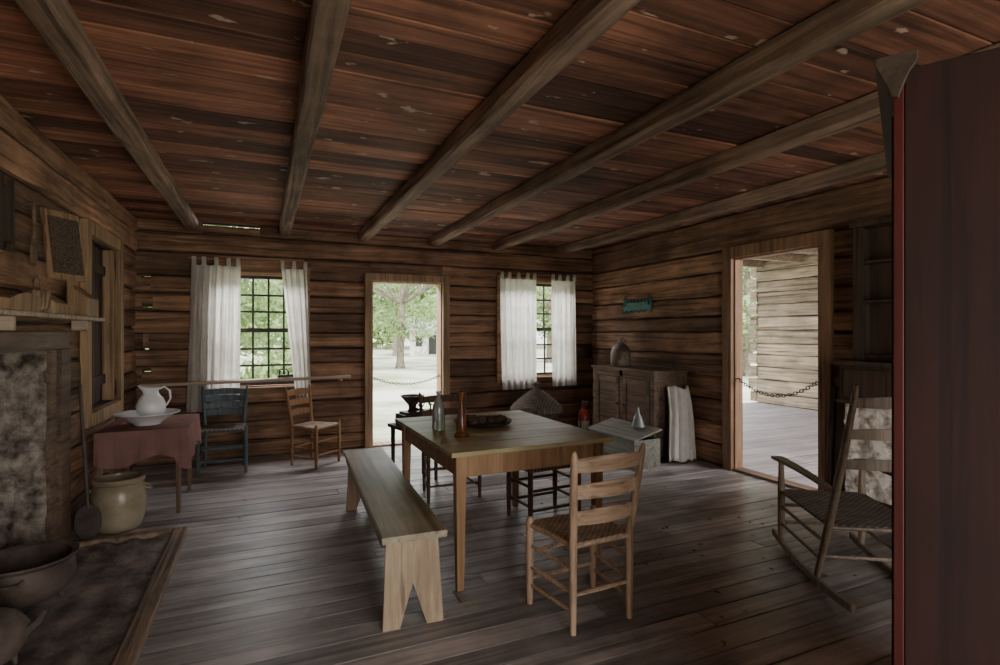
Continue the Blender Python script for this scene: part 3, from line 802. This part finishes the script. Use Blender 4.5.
e = empty('wool_card', (XL+.085, 4.06, 1.502), math.radians(-28)); Mx = Matrix.Rotation(math.radians(-7), 3, 'Y'); bm = B()
box(bm, (.008, 0, .42), (.015, .20, .34), Mx); finish('teeth', bm, 'card', e)
bm = B(); tube(bm, [(.03, 0, .24), (.035, .0, .12), (.035, .0, .0)], [.014, .018, .014], 8); box(bm, (-.008, 0, .42), (.014, .25, .42), Mx); finish('back_board', bm, 'trimL', e)
e = empty('salt_box', (XL+.085, 4.45, 1.502)); bm = B()
sweep(bm, [[V((-.06, y, 0)), V((.05, y, 0)), V((.05, y, .12)), V((-.06, y, .21))] for y in (-.12, .12)]); finish('box', bm, 'trimL', e, bevel=.004)
e = empty('candle_box', (XL+.08, 3.85, 1.502)); bm = B()
sweep(bm, [[V((-.06, y, 0)), V((.05, y, 0)), V((.05, y, .06)), V((-.06, y, .15))] for y in (-.10, .10)]); finish('box', bm, 'trimL', e, bevel=.004)
e = empty('wooden_trencher', (XL+.075, 3.34, 1.502)); bm = B()
sweep(bm, [[V((-.055, y, 0)), V((.055, y, 0)), V((.06, y, .05+.04*math.sin((y+.2)*7))), V((-.055, y, .07))] for y in (-.2, -.1, 0, .1, .18)]); finish('trough', bm, 'trimL', e)
e = empty('hanging_washboard', (XL+.02, 3.39, 2.0)); bm = B(); boxr(bm, 0, .02, -.09, .09, -.16, .12); boxr(bm, .0, .025, -.07, -.05, -.2, .16); boxr(bm, .0, .025, .05, .07, -.2, .16); finish('board', bm, 'dark', e)
e = empty('wooden_paddle', (XL+.035, 3.74, 2.12)); bm = B(); ln, wd = .36, .035
tube(bm, [(0, 0, 0), (0, 0, -ln*.6)], [.009, .011], 8)
f = [V((-.006, wd*math.cos(TAU*k/16), -ln*.78+ln*.22*math.sin(TAU*k/16))) for k in range(16)]
sweep(bm, [f, [p+V((.012, 0, 0)) for p in f]]); tube(bm, [(-.04, 0, -.02), (.02, 0, -.015)], .006, 6)
finish('carving', bm, 'cab', e)
e = empty('gathering_basket', (XL+.08, 3.635, 1.502)); bm = B()
lathe(bm, [(.035, 0), (.055, .03), (.060, .11), (.063, .115), (.056, .11), (.045, .02)], seg=24)
tube(bm, [(0, -.058, .11), (0, -.05, .17), (0, 0, .20), (0, .05, .17), (0, .058, .11)], .005, 6)
finish('weave', bm, 'wicker', e, smooth=True)

e = empty('hearth'); bm = B(); nx, ny = 26, 60; g = []
for j in range(ny+1):
    y = 1.5+(4.25-1.5)*j/ny
    g.append([bm.verts.new((XL+.0+(.62)*i/nx, y, .016+.009*math.sin(i*.9+j*.35)*math.sin(j*.5)+rnd.uniform(-.004, .004))) for i in range(nx+1)])
for j in range(ny):
    for i in range(nx): bm.faces.new((g[j][i], g[j][i+1], g[j+1][i+1], g[j+1][i]))
finish('clay', bm, 'hearth', e, smooth=True)
bm = B(); timber(bm, (-.535, 1.5, .012), (-.535, 4.34, .012), .09, .045, .008, .003); timber(bm, (XL+.02, 4.30, .014), (-.585, 4.30, .014), .085, .045, .008, .003)
finish('border', bm, 'beam', e)

e = empty('iron_wash_pot', (-1.09, 3.40, .055)); bm = B()
lathe(bm, [(.04, 0), (.12, .015), (.175, .06), (.20, .12), (.195, .17), (.188, .195), (.21, .215), (.21, .225), (.182, .215), (.188, .17), (.185, .12), (.16, .07), (.10, .03), (.01, .02)], seg=40)
for k in range(3):
    a = k*TAU/3+.4; tube(bm, [(.12*math.cos(a), .12*math.sin(a), .03), (.14*math.cos(a), .14*math.sin(a), -.025)], [.018, .010], 8)
for s in (-1, 1): tube(bm, [(.05, s*.19, .17), (.04, s*.225, .16), (-.04, s*.225, .16), (-.05, s*.19, .17)], .008, 8)
finish('pot', bm, 'ironR', e, smooth=True)
e = empty('iron_kettle', (-1.04, 2.83, .053)); bm = B()
lathe(bm, [(.04, 0), (.10, .01), (.135, .06), (.14, .12), (.11, .17), (.075, .185), (.08, .19), (.04, .205), (.012, .21), (.014, .23), (.001, .235)], seg=32)
tube(bm, [(.12, 0, .09), (.17, 0, .13), (.20, 0, .18)], [.022, .016, .012], 8)
tube(bm, [(0, -.11, .16), (0, -.11, .25), (0, -.06, .31), (0, .06, .31), (0, .11, .25), (0, .11, .16)], .007, 8)
for k in range(3):
    a = k*TAU/3; tube(bm, [(.09*math.cos(a), .09*math.sin(a), .02), (.10*math.cos(a), .10*math.sin(a), -.025)], [.014, .008], 8)
finish('kettle', bm, 'ironR', e, smooth=True)

e = empty('hearth_shovel', (-1.08, 4.385, .0)); bm = B()
tube(bm, [(0, 0, .22), (-.02, 0, .6), (-.045, .0, 1.05)], [.012, .011, .010], 8)
lp = []
for k in range(16):
    a = TAU*k/16; lp.append(V((.075*math.cos(a), 0, .13+.12*math.sin(a))))
sweep(bm, [[p+V((0, -.004, 0)) for p in lp], [p+V((0, .008, 0)) for p in lp]])
finish('shovel', bm, 'iron', e)

bm = B(); r = random.Random(31)
for k in range(80):
    x, y = (r.uniform(1.8, 3.9), r.uniform(1.6, 4.2)) if r.random() < .7 else (r.uniform(-.3, 3.5), r.uniform(2, 6))
    a = r.uniform(0, TAU); s = r.uniform(.012, .028); z = .004
    q = [V((math.cos(a)*s, math.sin(a)*s, z)), V((-math.sin(a)*s*.5, math.cos(a)*s*.5, z+s*.4)), V((-math.cos(a)*s, -math.sin(a)*s, z)), V((math.sin(a)*s*.5, -math.cos(a)*s*.5, z+s*.3))]
    bm.faces.new([bm.verts.new(p+V((x, y, 0))) for p in q])
finish('scattered_leaves', bm, 'dry')

# ------------------------------------------------------------------ breezeway + outdoors
bm = B(); y = -3.0
while y < 7.8:
    boxr(bm, XR+.135, 9.1, y+.003, y+.147, -.05, -.002); y += .15
finish('breezeway_floor', bm, 'floorO', bevel=.003)
wall('wall_breezeway', 'y', 9.0, 1, -3, 7.75, [], 'logO', top=2.80, seed=21, hmin=.2, hmax=.28)
bm = B()
for z in range(11): boxr(bm, 9.0, 9.17, 7.75+.0, 7.9+.05*(z % 2), z*.25+.02, z*.25+.22)
finish('log_ends', bm, 'logO')
e = empty('ceiling_breezeway')
bm = B(); boxr(bm, XR+.14, 9.3, -3, 7.9, 2.82, 2.9); y = -2.6
while y < 7.8: boxr(bm, XR+.14, 9.2, y, y+.11, 2.68, 2.82); y += .85
finish('joists', bm, 'logO', e)

bm = B(); boxr(bm, -80, 100, -60, 120, -.6, -.40); finish('yard_ground', bm, 'ground')

def leaves(name, blobs, size, n, mat='leaf', parent=None, seed=1):
    r = random.Random(seed); vs = []; fs = []
    tot = sum(b[3]*b[4]*b[5] for b in blobs)
    for cx, cy, cz, rx, ry, rzz in blobs:
        k = int(n*(rx*ry*rzz)/tot)
        for _ in range(k):
            while True:
                p = V((r.uniform(-1, 1), r.uniform(-1, 1), r.uniform(-1, 1)))
                if p.length < 1: break
            c = V((cx+p.x*rx, cy+p.y*ry, cz+p.z*rzz))
            if c.z < -.38: continue
            a = V((r.gauss(0, 1), r.gauss(0, 1), r.gauss(0, 1))).normalized(); b = a.orthogonal().normalized(); s = size*r.uniform(.6, 1.4)
            i = len(vs); vs += [c-a*s, c+b*s*.5, c+a*s, c-b*s*.5]; fs.append((i, i+1, i+2, i+3))
    me = bpy.data.meshes.new(name); me.from_pydata(vs, [], fs); me.materials.append(M[mat])
    o = bpy.data.objects.new(name, me); bpy.context.collection.objects.link(o)
    if parent: o.parent = parent
    return o
def tree(x, y, h, r_, low, seed, n=5000, size=.12, tr=1.0):
    e = empty('shade_tree', (x, y, 0)); rr = random.Random(seed); bm = B()
    tube(bm, [(0, 0, -.42), (0, 0, .0), (.1, 0, h*.4), (.2, .1, h*.8)], [.27*tr, .19*tr, .14*tr, .06], 10)
    for k in range(7):
        a = k*TAU/7+rr.uniform(-.3, .3); tube(bm, [(.1, 0, h*.35), (r_*.4*math.cos(a), r_*.4*math.sin(a), h*.5), (r_*.8*math.cos(a), r_*.8*math.sin(a), h*.5+rr.uniform(-.3, 1))], [.09, .05, .02], 6)
    finish('trunk', bm, 'bark', e)
    bl = []
    for k in range(26):
        a = rr.uniform(0, TAU); q = r_*math.sqrt(rr.random()); z = rr.uniform(low, h)
        s = rr.uniform(.8, 1.5); bl.append((q*math.cos(a), q*math.sin(a), z, s, s, s*.6))
    leaves('crown', bl, size, n, parent=e, seed=seed)
tree(6.2, 26.5, 8, 5.0, 1.4, 1, 7500)
tree(-1.5, 18.5, 7, 4.0, .8, 2, 8000)
tree(2.0, 35, 9, 5.5, 1.5, 3)
tree(15.5, 28, 8, 5, 1.2, 4, 7500)
tree(18.2, 16.2, 6, 3.6, .0, 5, 9000)
tree(9.2, 41, 10, 5.5, 2.2, 6, 7000)
rr = random.Random(5); bl = []
for k in range(150):
    a = math.radians(-45+125*k/150); d = rr.uniform(56, 70); bl.append((d*math.sin(a), d*math.cos(a), rr.uniform(.5, 7), 3.5, 3.5, 2.5))
leaves('distant_treeline', bl, .6, 24000, seed=8)
bl = []
for k in range(18):
    bl.append((rr.uniform(-3.5, 1.4), rr.uniform(11, 13), rr.uniform(-.2, .7), .8, .8, .6))
leaves('garden_shrubs', bl, .09, 8000, seed=9)

e = empty('farmhouse', (12.6, 42.5, 0), math.radians(-15)); bm = B()
boxr(bm, -1.8, 1.8, -2, 2, -.42, 1.5); finish('walls', bm, 'white', e)
bm = B(); sweep(bm, [[V((x, -2.4, 1.5)), V((x, 2.4, 1.5)), V((x, 0, 2.6))] for x in (-2.1, 2.1)]); finish('roof', bm, 'roof', e)
bm = B()
for x in (-1.1, 1.1): boxr(bm, x-.25, x+.25, -2.03, -1.99, .3, 1.1)
boxr(bm, -.35, .25, -2.04, -1.99, -.3, 1.2); finish('openings', bm, 'sash', e)

# ------------------------------------------------------------------ lights
w = bpy.data.worlds.new('World'); bpy.context.scene.world = w; w.use_nodes = True
bg = w.node_tree.nodes['Background']; bg.inputs[0].default_value = (.92, .95, 1.0, 1); bg.inputs[1].default_value = 4.0
def light(name, kind, loc, rot, energy, color=(1, 1, 1), size=None, sy=None):
    l = bpy.data.lights.new(name, kind); l.energy = energy; l.color = color
    if size:
        l.shape = 'RECTANGLE'; l.size = size; l.size_y = sy
    o = bpy.data.objects.new(name, l); bpy.context.collection.objects.link(o); o.location = loc; o.rotation_euler = [math.radians(a) for a in rot]
    return o
s = light('sun', 'SUN', (0, -10, 20), (38, 0, -25), 7.5, (1, .95, .86)); s.data.angle = .03
light('front_fill_light', 'AREA', (1.5, YF+.02, 1.1), (90, 0, 0), 74, (1, .92, .83), 2.5, 2.0)  # added area lamp behind the camera, general fill for the room
for nm, x, en in (('window_fill_light', 0, 150), ('doorway_fill_light', 1.64, 200), ('window_fill_light', 3.45, 150)):  # added area lamps above the sightline, boosting the skylight that comes in
    light(nm, 'AREA', (x, 7.7, 2.95), (-52, 0, 0), en, (.98, .96, 1), 1.6, 1.0)
light('breezeway_fill_light', 'AREA', (6.3, 1.9, 1.7), (90, 0, 48), 120, (.99, .96, .97), 1.6, 1.6)  # added lamp out of sight, brightens the room through the side door

cd = bpy.data.cameras.new('camera'); cd.sensor_width = 36; cd.lens = 19.3; cd.clip_start = .02; cd.clip_end = 400
co = bpy.data.objects.new('camera', cd); bpy.context.collection.objects.link(co)
co.location = (0, 0, 1.395); co.rotation_euler = (math.radians(90), 0, math.radians(-23.7))
bpy.context.scene.camera = co
